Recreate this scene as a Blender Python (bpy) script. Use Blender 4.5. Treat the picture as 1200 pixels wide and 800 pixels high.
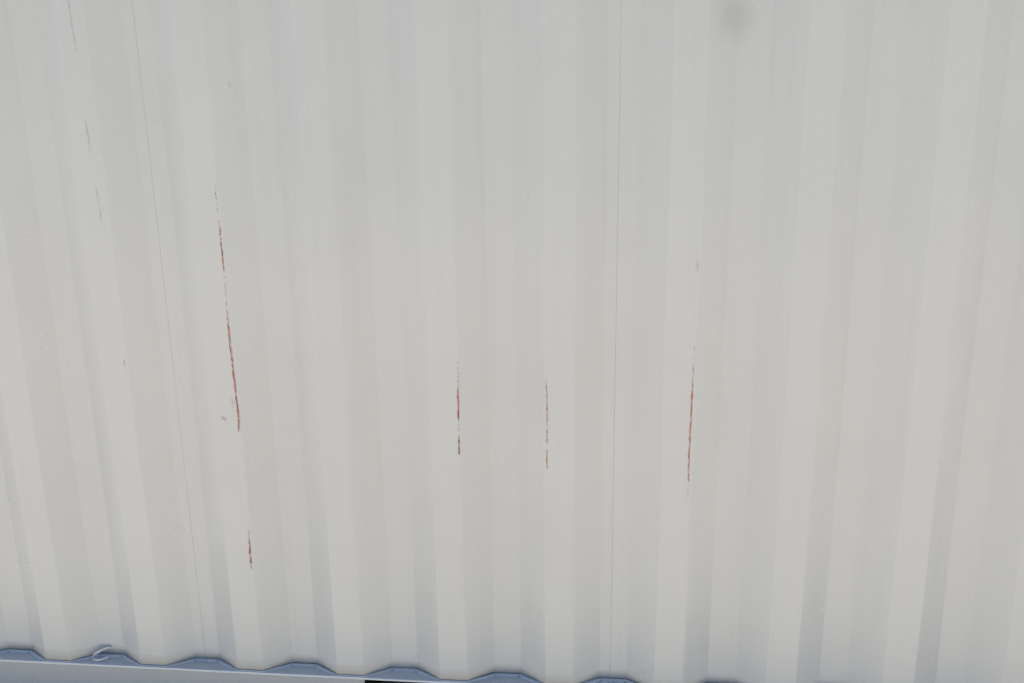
import bpy, bmesh, math, random
from mathutils import Matrix, Vector, noise

scene = bpy.context.scene
for o in list(bpy.data.objects):
    bpy.data.objects.remove(o)

# ---------------------------------------------------------------- camera
LEDGE = 0.170                      # height of the bottom rail's top flange above the yard
cam = bpy.data.cameras.new('camera')
cam.sensor_fit = 'HORIZONTAL'
cam.sensor_width = 36.0
cam.lens = 829.46 / 1200 * 36
cam.clip_start = 0.02
cam.clip_end = 2000
cam_o = bpy.data.objects.new('camera', cam)
scene.collection.objects.link(cam_o)
yaw, pitch, roll = -0.0945, -0.2010, -0.0137
f = Vector((math.sin(yaw) * math.cos(pitch), math.cos(yaw) * math.cos(pitch), math.sin(pitch)))
r = Vector((math.cos(yaw), -math.sin(yaw), 0))
u = r.cross(f)
r2 = r * math.cos(roll) + u * math.sin(roll)
u2 = u * math.cos(roll) - r * math.sin(roll)
cam_o.matrix_world = Matrix.Translation((1.3962, -1.6248, 1.2426 + LEDGE)) @ Matrix((r2, u2, -f)).transposed().to_4x4()
scene.camera = cam_o

# ---------------------------------------------------------------- light
SUN_EL, SUN_AZ = math.radians(78), math.radians(-61)     # azimuth from +Y (behind the wall) towards +X
world = bpy.data.worlds.new('World')
scene.world = world
world.use_nodes = True
wn = world.node_tree.nodes
sky = wn.new('ShaderNodeTexSky')
sky.sky_type = 'NISHITA'
sky.sun_disc = False
sky.sun_elevation = SUN_EL
sky.sun_rotation = SUN_AZ
sky.air_density = 1.0
sky.dust_density = 0.0
sky.ozone_density = 6.0
wn['Background'].inputs['Strength'].default_value = 0.07
world.node_tree.links.new(sky.outputs[0], wn['Background'].inputs['Color'])
sun = bpy.data.lights.new('sun', 'SUN')
sun.energy = 5.0
sun.angle = math.radians(0.53)
sun.color = (1.0, 0.95, 0.86)
sun_o = bpy.data.objects.new('sun', sun)
scene.collection.objects.link(sun_o)
sd = Vector((math.sin(SUN_AZ) * math.cos(SUN_EL), math.cos(SUN_AZ) * math.cos(SUN_EL), math.sin(SUN_EL)))
sun_o.rotation_euler = sd.to_track_quat('Z', 'Y').to_euler()
sun_o.location = sd * 20
scene.view_settings.view_transform = 'Standard'
scene.view_settings.look = 'None'
scene.view_settings.gamma = 1.0
scene.view_settings.use_curve_mapping = False
scene.view_settings.exposure = 0.95

# ---------------------------------------------------------------- materials
def new_mat(name):
    m = bpy.data.materials.new(name)
    m.use_nodes = True
    nt = m.node_tree
    return m, nt, nt.nodes['Principled BSDF']

def node(nt, kind, **kw):
    n = nt.nodes.new(kind)
    for k, v in kw.items():
        setattr(n, k, v)
    return n

def noise_tex(nt, scale, detail=4, rough=0.55, stretch=None):
    geo = node(nt, 'ShaderNodeNewGeometry')
    src = geo.outputs['Position']
    if stretch:
        mp = node(nt, 'ShaderNodeMapping')
        mp.inputs['Scale'].default_value = stretch
        nt.links.new(src, mp.inputs['Vector'])
        src = mp.outputs[0]
    t = node(nt, 'ShaderNodeTexNoise')
    t.inputs['Scale'].default_value = scale
    t.inputs['Detail'].default_value = detail
    t.inputs['Roughness'].default_value = rough
    nt.links.new(src, t.inputs['Vector'])
    return t.outputs['Fac'], t.outputs['Color']

def ramp(nt, src, lo, hi, a, b):
    mr = node(nt, 'ShaderNodeMapRange')
    mr.inputs['From Min'].default_value = lo
    mr.inputs['From Max'].default_value = hi
    mr.inputs['To Min'].default_value = a
    mr.inputs['To Max'].default_value = b
    nt.links.new(src, mr.inputs['Value'])
    return mr.outputs['Result']

def mix(nt, fac, a, b, blend='MIX'):
    mx = node(nt, 'ShaderNodeMix', data_type='RGBA', blend_type=blend)
    for sock, v in ((mx.inputs[0], fac), (mx.inputs[6], a), (mx.inputs[7], b)):
        if isinstance(v, (int, float)):
            sock.default_value = v
        elif isinstance(v, tuple):
            sock.default_value = v + (1,) if len(v) == 3 else v
        else:
            nt.links.new(v, sock)
    return mx.outputs[2]

def paint_material(name, base, smudge=False):
    m, nt, b = new_mat(name)
    # broad unevenness of the coat
    broad, _ = noise_tex(nt, 2.2, 3)
    c = mix(nt, ramp(nt, broad, .3, .7, 0, 1), tuple(v * .975 for v in base), tuple(min(1, v * 1.02) for v in base))
    # faint run streaks down the sheet
    st, _ = noise_tex(nt, 1.0, 5, .6, (55, 55, 1.1))
    c = mix(nt, ramp(nt, st, .52, .74, 0, .22), c, (base[0] * .86, base[1] * .86, base[2] * .85))
    if smudge:
        geo = node(nt, 'ShaderNodeNewGeometry')
        nz = node(nt, 'ShaderNodeTexNoise')
        nz.inputs['Scale'].default_value = 14
        nt.links.new(geo.outputs['Position'], nz.inputs['Vector'])
        off = node(nt, 'ShaderNodeVectorMath', operation='MULTIPLY_ADD')
        off.inputs[1].default_value = (.05, .05, .05)
        nt.links.new(nz.outputs['Color'], off.inputs[0])
        nt.links.new(geo.outputs['Position'], off.inputs[2])
        dist = node(nt, 'ShaderNodeVectorMath', operation='DISTANCE')
        dist.inputs[1].default_value = (1.728 + .025, .028 + .025, 1.612 + LEDGE + .025)
        nt.links.new(off.outputs[0], dist.inputs[0])
        c = mix(nt, ramp(nt, dist.outputs['Value'], .062,   .018, 0, .32), c, (.40, .385, .375))
    nt.links.new(c, b.inputs['Base Color'])
    ro, _ = noise_tex(nt, 6, 4)
    nt.links.new(ramp(nt, ro, .3, .7, .26, .36), b.inputs['Roughness'])
    b.inputs['IOR'].default_value = 1.5
    return m

PAINT = paint_material('off_white_paint', (.655, .643, .612), smudge=True)
RAILP = paint_material('rail_paint', (.600, .595, .580))
PALE_EDGE = paint_material('pale_edge', (.80, .80, .795))
SEAL = paint_material('painted_sealant', (.600, .600, .595))

def chip_material(name, c1, c2, scale, rough=.75):
    m, nt, b = new_mat(name)
    n1, _ = noise_tex(nt, scale, 4, .6)
    nt.links.new(mix(nt, ramp(nt, n1, .38, .62, 0, 1), c1, c2), b.inputs['Base Color'])
    b.inputs['Roughness'].default_value = rough
    return m

RED = chip_material('red_primer_chip', (.52, .12, .10), (.62, .28, .23), 300)
DARK = chip_material('dark_rust_chip', (.20, .08, .065), (.36, .14, .11), 350)
PALE = chip_material('lifted_paint_chip', (.70, .63, .60), (.64, .44, .38), 250, .6)
GREY = chip_material('grey_scuff', (.49, .485, .47), (.56, .55, .535), 300)
BLACK = chip_material('black_underseal', (.006, .006, .006), (.014, .013, .012), 60, .9)
CURL = chip_material('pale_sealant_strip', (.72, .73, .74), (.62, .63, .65), 200, .4)
PLY = chip_material('plywood_floor', (.16, .10, .06), (.22, .14, .08), 20, .7)

def ground_material():
    m, nt, b = new_mat('sunlit_concrete')
    n1, _ = noise_tex(nt, .6, 5)
    c = mix(nt, ramp(nt, n1, .3, .7, 0, 1), (.43, .392, .322), (.50, .457, .378))
    n2, _ = noise_tex(nt, 90, 4, .65)
    c = mix(nt, ramp(nt, n2, .35, .7, 0, .6), c, (.36, .327, .267))
    nt.links.new(c, b.inputs['Base Color'])
    b.inputs['Roughness'].default_value = .9
    bump = node(nt, 'ShaderNodeBump')
    bump.inputs['Strength'].default_value = .4
    bump.inputs['Distance'].default_value = .004
    nt.links.new(n2, bump.inputs['Height'])
    nt.links.new(bump.outputs[0], b.inputs['Normal'])
    return m
GROUND = ground_material()

# ---------------------------------------------------------------- helpers
def obj(name, me, parent=None, mats=()):
    if isinstance(me, bmesh.types.BMesh):
        mesh = bpy.data.meshes.new(name)
        me.to_mesh(mesh)
        me.free()
    else:
        mesh = me
    for m in mats:
        mesh.materials.append(m)
    o = bpy.data.objects.new(name, mesh)
    scene.collection.objects.link(o)
    if parent:
        o.parent = parent
    return o

def box(bm, x0, x1, y0, y1, z0, z1, bevel=0.0):
    res = bmesh.ops.create_cube(bm, size=1)
    vs = res['verts']
    for v in vs:
        v.co = Vector(((x0 + x1) / 2 + v.co.x * (x1 - x0), (y0 + y1) / 2 + v.co.y * (y1 - y0), (z0 + z1) / 2 + v.co.z * (z1 - z0)))
    if bevel:
        es = list({e for v in vs for e in v.link_edges})
        bmesh.ops.bevel(bm, geom=es, offset=bevel, segments=3, affect='EDGES', profile=.5)

def box_obj(name, parent, mat, *a, bevel=0.0):
    bm = bmesh.new()
    box(bm, *a, bevel=bevel)
    return obj(name, bm, parent, (mat,))

# ---------------------------------------------------------------- ground
bm = bmesh.new()
bmesh.ops.create_grid(bm, x_segments=8, y_segments=8, size=600)
g = obj('ground', bm, None, (GROUND,))
g['kind'] = 'structure'

# ---------------------------------------------------------------- container
P, DEPTH = .278, .036
X0, X1 = -.986, 5.072              # the long side's ends
W, H = 2.438, 2.591
container = bpy.data.objects.new('shipping_container', None)
scene.collection.objects.link(container)
container.location = (0, 0, 0)
container['label'] = 'off-white corrugated steel shipping container with thin red scratches down its wall'
container['category'] = 'container'

CORN = [(0, 0), (.068, DEPTH), (.138, DEPTH), (.206, 0)]
def profile_points(xa, xb):
    """(x, y) along the wall from xa to xb, with rounded bends"""
    k0, k1 = math.floor(xa / P) - 1, math.ceil(xb / P) + 1
    corners = [Vector((k * P + c[0], c[1])) for k in range(k0, k1 + 1) for c in CORN]
    R = .0075
    pts = []
    for i in range(1, len(corners) - 1):
        a, b, c = corners[i - 1:i + 2]
        d1, d2 = (b - a).normalized(), (c - b).normalized()
        ang = math.acos(max(-1, min(1, d1.dot(d2))))
        t = R * math.tan(ang / 2)
        s, e = b - d1 * t, b + d2 * t
        if pts:
            p = pts[-1]
            for q in (1 / 3, 2 / 3):
                pts.append(p.lerp(s, q))
        pts += [s, (s * .5625 + b * .375 + e * .0625), (s + b * 2 + e) / 4, (s * .0625 + b * .375 + e * .5625), e]
    out = []
    for p, q in zip(pts, pts[1:]):
        if q.x <= xa or p.x >= xb:
            continue
        if p.x < xa:
            p = p.lerp(q, (xa - p.x) / (q.x - p.x))
        if not out:
            out.append(p)
        if q.x > xb:
            out.append(p.lerp(q, (xb - p.x) / (q.x - p.x)))
            break
        out.append(q)
    return out

def wave(x, z):
    return (.0011 * noise.noise(Vector((x * 2.3, 3.1, z * 1.1))) + .0005 * noise.noise(Vector((x * 9, 7.7, z * 2.6))))

def wobble(x, z):
    """small sideways wander of each bend"""
    return .0030 * noise.noise(Vector((x * 7, 1.3, z * 1.7))) + .0008 * noise.noise(Vector((x * 20, 5.3, z * 6)))

def wall_y(x):
    m = x % P
    if m < .068: return DEPTH * m / .068
    if m < .138: return DEPTH
    if m < .206: return DEPTH * (1 - (m - .138) / .068)
    return 0.0

SEAMS = [.374 + 4 * P * i for i in range(-1, 5)]
XL, XR = X0 + .10, X1 - .10        # between the corner posts
bounds = [XL] + [s for s in SEAMS if XL + .05 < s < XR - .05] + [XR]
Z0, Z1 = LEDGE + .0005, H - .06
NZ = 40
panels = []
for i in range(len(bounds) - 1):
    a, b = bounds[i], bounds[i + 1]
    bm = bmesh.new()
    pp = profile_points(a, b)
    pp.insert(1, pp[0].lerp(pp[1], .0014 / (pp[1] - pp[0]).length))
    pp.insert(-1, pp[-1].lerp(pp[-2], .0014 / (pp[-1] - pp[-2]).length))
    grid = []
    for j in range(NZ + 1):
        z = Z0 + (Z1 - Z0) * (j / NZ) ** 1.15
        row = []
        for n, p in enumerate(pp):
            keep = min(1, min(p.x - a, b - p.x) / .03)       # bends wander, the joints stay straight
            x, y = p.x + wobble(p.x, z) * keep, p.y + wave(p.x, z)
            if n == 0 and i > 0:                       # butt joint: a hairline that opens and closes
                x = p.x
                y += .0002 + .0004 * max(0, noise.noise(Vector((p.x * 5, z * 4, 0))) + .25)
            elif n == len(pp) - 1 and i < len(bounds) - 2:
                x = p.x
                y += .0002 + .0003 * max(0, noise.noise(Vector((p.x * 5, z * 4, 0))) + .25)
            row.append(bm.verts.new((x, y, z)))
        grid.append(row)
    for j in range(NZ):
        for n in range(len(pp) - 1):
            bm.faces.new((grid[j][n], grid[j][n + 1], grid[j + 1][n + 1], grid[j + 1][n]))
    for fc in bm.faces:
        fc.smooth = True
    bm.normal_update()
    o = obj('side_panel', bm, container, (PAINT,))
    md = o.modifiers.new('sheet', 'SOLIDIFY')
    md.thickness = .002
    md.offset = -1
    panels.append(o)
# backing strips behind the joints
for s in bounds[1:-1]:
    box_obj('joint_strip', container, RAILP, s - .02, s + .02, DEPTH + .0035, DEPTH + .0065, Z0 + .001, Z1 - .01)

def panel_at(x):
    for i in range(len(bounds) - 1):
        if bounds[i] <= x <= bounds[i + 1]:
            return panels[i]

# ---- bottom rail: flange and recessed web with two fork pockets
LIP = -.0075
rail = bmesh.new()
def prism_x(bm, sect, xa, xb, n=1, wob=0.0):
    rings = []
    for i in range(n + 1):
        x = xa + (xb - xa) * i / n
        rings.append([bm.verts.new((x, y + (wob * noise.noise(Vector((x * 11, y * 3, 2.2))) if y < 0 else 0), z + (wob * .6 * noise.noise(Vector((x * 8, 9.2, 0))) if y < 0 else 0))) for y, z in sect])
    m = len(sect)
    for i in range(n):
        for k in range(m):
            bm.faces.new((rings[i][k], rings[i][(k + 1) % m], rings[i + 1][(k + 1) % m], rings[i + 1][k]))
    bm.faces.new(rings[0][::-1])
    bm.faces.new(rings[-1])
T = .0058
sect = [(.060, LEDGE - T), (LIP + .0012, LEDGE - T), (LIP + .0003, LEDGE - T + .0004), (LIP, LEDGE - T + .0012), (LIP, LEDGE - .0016),
        (LIP + .0004, LEDGE - .0006), (LIP + .0014, LEDGE - .0001), (LIP + .003, LEDGE), (.060, LEDGE)]
prism_x(rail, sect, XL, XR, 260, .0006)
WY0, WY1 = .022, .0265
PK = [(.826, 1.186), (2.876, 3.236)]
segs, x = [], XL
for a, b in PK:
    segs.append((x, a)); x = b
segs.append((x, XR))
for a, b in segs:
    box(rail, a, b, WY0, WY1, .012, LEDGE - T - .0003, .0008)
for a, b in PK:
    box(rail, a + .0003, b - .0003, WY0 + .0003, WY1 - .0003, .157, LEDGE - T - .0006)
    box(rail, a + .0003, b - .0003, WY0 + .0003, WY1 - .0003, .012, .042)
box(rail, XL, XR, WY1 + .0003, .06, .012, .0165)
bmesh.ops.recalc_face_normals(rail, faces=rail.faces)
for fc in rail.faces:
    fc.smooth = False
    if fc.calc_center_median().y < LIP + .0016:         # paler colour along the flange's front edge
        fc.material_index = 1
rail_o = obj('bottom_rail', rail, container, (RAILP, PALE_EDGE))
for a, b in PK:
    bm = bmesh.new()
    box(bm, a - .006, a - .0008, WY1 + .0006, W - .02, .018, .158)
    box(bm, b + .0008, b + .006, WY1 + .0006, W - .02, .018, .158)
    box(bm, a - .006, b + .006, WY1 + .0006, W - .02, .1585, .163)
    obj('fork_pocket', bm, container, (BLACK,))
    for x, s in ((a, -1), (b, 1)):                     # painted weld round the pocket's upright edges
        bm = bmesh.new()
        rings = []
        for j in range(25):
            z = .044 + (.1575 - .044) * j / 24
            rr = .0045 + .0012 * noise.noise(Vector((x, 0, z * 90)))
            cx = x + s * .0028
            rings.append([bm.verts.new((cx + rr * math.cos(t * math.tau / 10), WY0 + .001 + rr * math.sin(t * math.tau / 10), z)) for t in range(10)])
        for p, q in zip(rings, rings[1:]):
            for t in range(10):
                bm.faces.new((p[t], p[(t + 1) % 10], q[(t + 1) % 10], q[t])).smooth = True
        bm.faces.new(rings[0][::-1]); bm.faces.new(rings[-1])
        obj('pocket_weld', bm, rail_o, (RAILP,))

# ---- sealant fillet where the wall meets the ledge
bm = bmesh.new()
pts = profile_points(XL + .02, XR - .02)
path = []
for p, q in zip(pts, pts[1:]):
    n = max(1, int((q - p).length / .006))
    for k in range(n):
        path.append(p.lerp(q, k / n))
rings = []
for i, p in enumerate(path):
    t = (path[min(i + 1, len(path) - 1)] - path[max(i - 1, 0)]).normalized()
    nrm = Vector((t.y, -t.x))
    s = 1 + .14 * noise.noise(Vector((p.x * 26, p.y * 26, 0))) + .06 * noise.noise(Vector((p.x * 90, p.y * 90, 4)))
    rec = .35 + .65 * min(1, p.y / .02)                # thinner along the outer ribs, where the ledge is narrow
    fr = .0090 * s * rec
    ring = []
    sec = [(-.0006, .0034 * rec), (.0006, .0022 * rec), (.0016 * rec, .0009)]
    for k in range(1, 10):                             # a rounded bead standing a little off the sheet
        a = math.pi * (1 - k / 10)
        sec.append((.0016 * rec + fr * (.5 + .5 * math.cos(a)), .0004 + fr * .50 * math.sin(a) ** .8))
    sec.append((.0016 * rec + fr * 1.01, -.0004))
    for d, h in sec:
        y = p.y + nrm.y * d
        x = p.x + nrm.x * d
        ring.append(bm.verts.new((x, max(y, LIP + .0012), LEDGE + h)))
    rings.append(ring)
for p, q in zip(rings, rings[1:]):
    for k in range(len(p) - 1):
        bm.faces.new((p[k + 1], q[k + 1], q[k], p[k])).smooth = True
bmesh.ops.recalc_face_normals(bm, faces=bm.faces)
seal_o = obj('sealant_bead', bm, container, (SEAL,))

def blob(parent, name, x, y, z, rx, ry, rz, mat, seed):
    bm = bmesh.new()
    bmesh.ops.create_icosphere(bm, subdivisions=2, radius=1)
    for v in bm.verts:
        k = 1 + .35 * noise.noise(v.co * 1.7 + Vector((seed, 0, 0)))
        v.co = Vector((x + v.co.x * rx * k, y + v.co.y * ry * k, z + v.co.z * rz * k))
    for fc in bm.faces: fc.smooth = True
    return obj(name, bm, parent, (mat,))
for i, (x, y, rx, ry, rz) in enumerate([(.376, .0215, .0050, .0065, .0030), (.383, .027, .004, .004, .004), (.372, .016, .0022, .004, .0018),
                                        (.500, -.0005, .0035, .002, .0030), (.5085, -.001, .0022, .002, .0026), (.474, .0052, .003, .003, .0025),
                                        (1.487, .024, .004, .005, .003)]):
    blob(seal_o, 'sealant_lump', x, y, LEDGE + .001, rx, ry, rz, SEAL, i * 3.3)

# ---- the rest of the container, out of the picture
for x in (X0, X1 - .12):
    for y in (0, W - .12):
        box_obj('corner_post', container, RAILP, x, x + .12, y - .004 if y == 0 else y, y + .12, .1185, H - .1185, bevel=.004)
for x in (X0 - .0, X1 - .178):
    for y in (-.006, W - .162):
        for z in (0.0, H - .118):
            bm = bmesh.new()
            box(bm, x, x + .178, y, y + .162, z, z + .118, .008)
            obj('corner_casting', bm, container, (RAILP,))
box_obj('top_rail', container, RAILP, X0 + .18, X1 - .18, -.003, .06, H - .0605, H - .005, bevel=.004)
box_obj('top_rail', container, RAILP, X0 + .18, X1 - .18, W - .06, W, H - .0605, H - .005, bevel=.004)
box_obj('bottom_rail', container, RAILP, X0 + .18, X1 - .18, W - .05, W, .012, LEDGE, bevel=.003)
box_obj('roof', container, PAINT, X0 + .02, X1 - .02, .0605, W - .0605, H - .03, H - .012)
box_obj('floor', container, PLY, X0 + .03, X1 - .03, .0625, W - .0505, LEDGE + .0005, LEDGE + .028)
def corrugated(name, a, b, put):
    bm = bmesh.new()
    pp = profile_points(a, b)
    lo = [bm.verts.new(put(p.x, p.y, .168)) for p in pp]
    hi = [bm.verts.new(put(p.x, p.y, H - .04)) for p in pp]
    for k in range(len(pp) - 1):
        bm.faces.new((lo[k], lo[k + 1], hi[k + 1], hi[k]))
    o = obj(name, bm, container, (PAINT,))
    md = o.modifiers.new('sheet', 'SOLIDIFY'); md.thickness = .002; md.offset = 0
corrugated('side_panel', X0 + .1, X1 - .1, lambda x, y, z: (x, W - .004 - y, z))
corrugated('end_panel', .1, W - .1, lambda x, y, z: (X0 + .01 + y, x, z))
corrugated('door_panel', .1, W - .1, lambda x, y, z: (X1 - .01 - y, x, z))

# ---------------------------------------------------------------- scratches
def scratch(ctrl, spec, seed, pad=0.0):
    """ctrl: (x, z above the ledge) down the wall; spec: list of (t0, t1, count, width, length, spread, material index)"""
    rnd = random.Random(seed)
    bm = bmesh.new()
    def at(t):
        n = len(ctrl) - 1
        i = min(int(t * n), n - 1)
        k = t * n - i
        a, b = ctrl[i], ctrl[i + 1]
        return a[0] + (b[0] - a[0]) * k, a[1] + (b[1] - a[1]) * k
    wander = rnd.random() * 50
    for t0, t1, count, wid, ln, spread, mi in spec:
        for _ in range(count):
            t = t0 + (t1 - t0) * rnd.random()
            x, z = at(t)
            if mi in (1, 2) and noise.noise(Vector((wander + mi * 9, z * 75, 3))) < (-.12 if seed != 2 else -.3):
                continue                               # paint still holds here
            x += .0012 * noise.noise(Vector((wander, z * 40, 0))) + rnd.gauss(0, spread)
            w = wid * (.35 + 1.0 * rnd.random())
            h = ln * (.3 + 1.2 * rnd.random() ** 1.5)
            n = 7
            lift = .0006 + .00012 * mi + rnd.random() * .0003
            ring = []
            lean = rnd.gauss(0, .05)
            for k in range(n):
                a = k / n * math.tau + rnd.random() * .5
                rr = .6 + .6 * rnd.random()
                dx, dz = w / 2 * rr * math.cos(a), h / 2 * rr * math.sin(a)
                px, pz = x + dx + lean * dz, z + dz + LEDGE
                ring.append(bm.verts.new((px, wall_y(px) + wave(px, pz) - lift, pz)))
            fc = bm.faces.new(ring)
            fc.material_index = mi
            if fc.normal.y > 0:
                fc.normal_flip()
    bm.normal_update()
    for fc in bm.faces:
        if fc.normal.y > 0:
            fc.normal_flip()
    x = ctrl[0][0]
    return obj('scratch', bm, panel_at(x), (PALE, RED, DARK, GREY))

W1, W2 = .0016, .0030
# long scrape on the rib near the first joint
scratch([(.5494, 1.279), (.5510, 1.16), (.5512, 1.063)],
        [(0, .35, 12, .0016, .006, .0003, 2), (.3, .6, 16, .0022, .009, .0008, 1), (.3, .6, 10, .002, .008, .0012, 0), (.55, 1, 30, .0018, .012, .0004, 2), (.65, .9, 22, .0024, .013, .0006, 1)], 1)
scratch([(.5500, .985), (.5496, .917), (.5512, .84), (.5530, .757), (.5535, .70), (.5500, .676)],
        [(0, .95, 60, .0040, .016, .0012, 0), (.12, .8, 130, .0030, .013, .0008, 1), (.2, .8, 50, .0018, .010, .0009, 2), (.62, .97, 55, .0013, .010, .0004, 2), (.02, .2, 10, .0014, .005, .0010, 2), (.97, 1, 6, .0018, .005, .0006, 3)], 2)
scratch([(.5523, .405), (.5505, .35), (.5490, .30)],
        [(.1, .95, 26, .0042, .014, .0012, 0), (.3, .75, 34, .0028, .010, .0010, 1), (.2, .95, 46, .0024, .008, .0015, 2), (0, .2, 8, .0016, .008, .0004, 3)], 3)
scratch([(1.1108, .872), (1.1098, .74), (1.1085, .625)],
        [(0, .25, 9, .0020, .007, .0006, 2), (.15, .4, 10, .0030, .010, .0012, 0), (.32, .62, 70, .0026, .016, .0005, 1), (.34, .62, 34, .0016, .012, .0007, 2), (.62, .74, 6, .0014, .006, .0006, 3), (.76, .98, 30, .0022, .008, .0008, 2), (.78, 1, 26, .0024, .009, .0007, 1)], 4)
scratch([(1.3222, .828), (1.3240, .72), (1.3234, .60)],
        [(0, 1, 30, .0020, .007, .0006, 3), (.05, 1, 60, .0016, .008, .0005, 1), (.05, .3, 12, .0018, .006, .0005, 2), (.3, .45, 20, .0024, .008, .0006, 1), (.25, .5, 10, .0030, .010, .0008, 0), (.45, .85, 24, .0018, .006, .0008, 2), (.86, 1, 26, .0024, .009, .0004, 1), (.8, 1, 10, .0032, .010, .0006, 0)], 5)
scratch([(1.6645, .900), (1.6625, .80), (1.6612, .66), (1.6618, .52)],
        [(0, .3, 16, .0012, .012, .0004, 3), (.1, .3, 8, .0012, .006, .0004, 2), (.28, .85, 70, .0030, .018, .0006, 0), (.3, .86, 140, .0024, .017, .0005, 1), (.45, .9, 34, .0013, .010, .0006, 2), (.86, 1, 14, .0010, .010, .0004, 3)], 6)
scratch([(1.6645, 1.095), (1.6643, 1.078)], [(0, 1, 16, .0014, .016, .0002, 3)], 7)
scratch([(.5512, 1.050), (.5504, .985)], [(0, 1, 14, .0022, .010, .0006, 0), (.3, 1, 9, .0014, .007, .0004, 1)], 27)
# faint grey hairline scratches and scuffs
scratch([(.2444, 1.693), (.2470, 1.58)], [(0, 1, 22, .0009, .022, .0002, 3)], 8)
scratch([(.2498, 1.42), (.2508, 1.36)], [(0, 1, 14, .0009, .016, .0002, 3)], 18)
scratch([(.2535, 1.28), (.2570, 1.20)], [(0, 1, 16, .0009, .018, .0002, 3)], 28)
scratch([(.2700, .858), (.2707, .81)], [(0, 1, 10, .0011, .010, .0003, 3), (0, .6, 4, .0010, .006, .0002, 2)], 9)
scratch([(.5135, .716), (.5160, .70)], [(0, 1, 7, .0028, .006, .0032, 3)], 10)
scratch([(.5400, .76), (.5410, .74)], [(0, 1, 8, .0050, .004, .0030, 3)], 11)
scratch([(1.9350, .901), (1.9385, .900)], [(0, 1, 4, .0015, .003, .0006, 3)], 12)
scratch([(.5955, 1.515), (.5965, 1.50)], [(0, 1, 4, .0014, .010, .0005, 3)], 13)
scratch([(1.1130, .245), (1.1128, .238)], [(0, 1, 4, .0013, .010, .0002, 3)], 14)

# ---------------------------------------------------------------- curled strip lying on the ledge
strip = bmesh.new()
cp = [Vector(v) for v in [(.100, .0320, .0260), (.090, .0280, .0255), (.078, .0210, .0225), (.068, .0135, .0175), (.0645, .0080, .0115), (.068, .0040, .0065),
                          (.076, .0025, .0050), (.086, .0050, .0055), (.096, .0100, .0070), (.103, .0155, .0085)]]
fine = []
for i in range(len(cp) - 1):
    p0, p1, p2, p3 = cp[max(i - 1, 0)], cp[i], cp[i + 1], cp[min(i + 2, len(cp) - 1)]
    for k in range(6):
        t = k / 6
        fine.append(.5 * ((2 * p1) + (p2 - p0) * t + (2 * p0 - 5 * p1 + 4 * p2 - p3) * t * t + (3 * p1 - p0 - 3 * p2 + p3) * t ** 3))
fine.append(cp[-1])
rings = []
for i, c in enumerate(fine):
    t = (fine[min(i + 1, len(fine) - 1)] - fine[max(i - 1, 0)]).normalized()
    up = Vector((0, -.35, 1))
    side = t.cross(up).normalized()
    upn = side.cross(t).normalized()
    k = i / (len(fine) - 1)
    hw = (.0032 + .0026 * math.sin(math.pi * min(1, k * 1.15))) * (1 + .15 * noise.noise(c * 160))
    th = .0013
    rings.append([strip.verts.new(Vector((0, 0, LEDGE)) + c + upn * (hw * math.cos(a)) + side * (th * math.sin(a))) for a in [q / 8 * math.tau for q in range(8)]])
for p, q in zip(rings, rings[1:]):
    for k in range(8):
        strip.faces.new((p[k], p[(k + 1) % 8], q[(k + 1) % 8], q[k])).smooth = True
strip.faces.new(rings[0][::-1]); strip.faces.new(rings[-1])
bmesh.ops.recalc_face_normals(strip, faces=strip.faces)
s = obj('sealant_strip', strip, None, (CURL,))
s['label'] = 'small pale curl of peeled sealant lying on the rail ledge'
s['category'] = 'sealant strip'
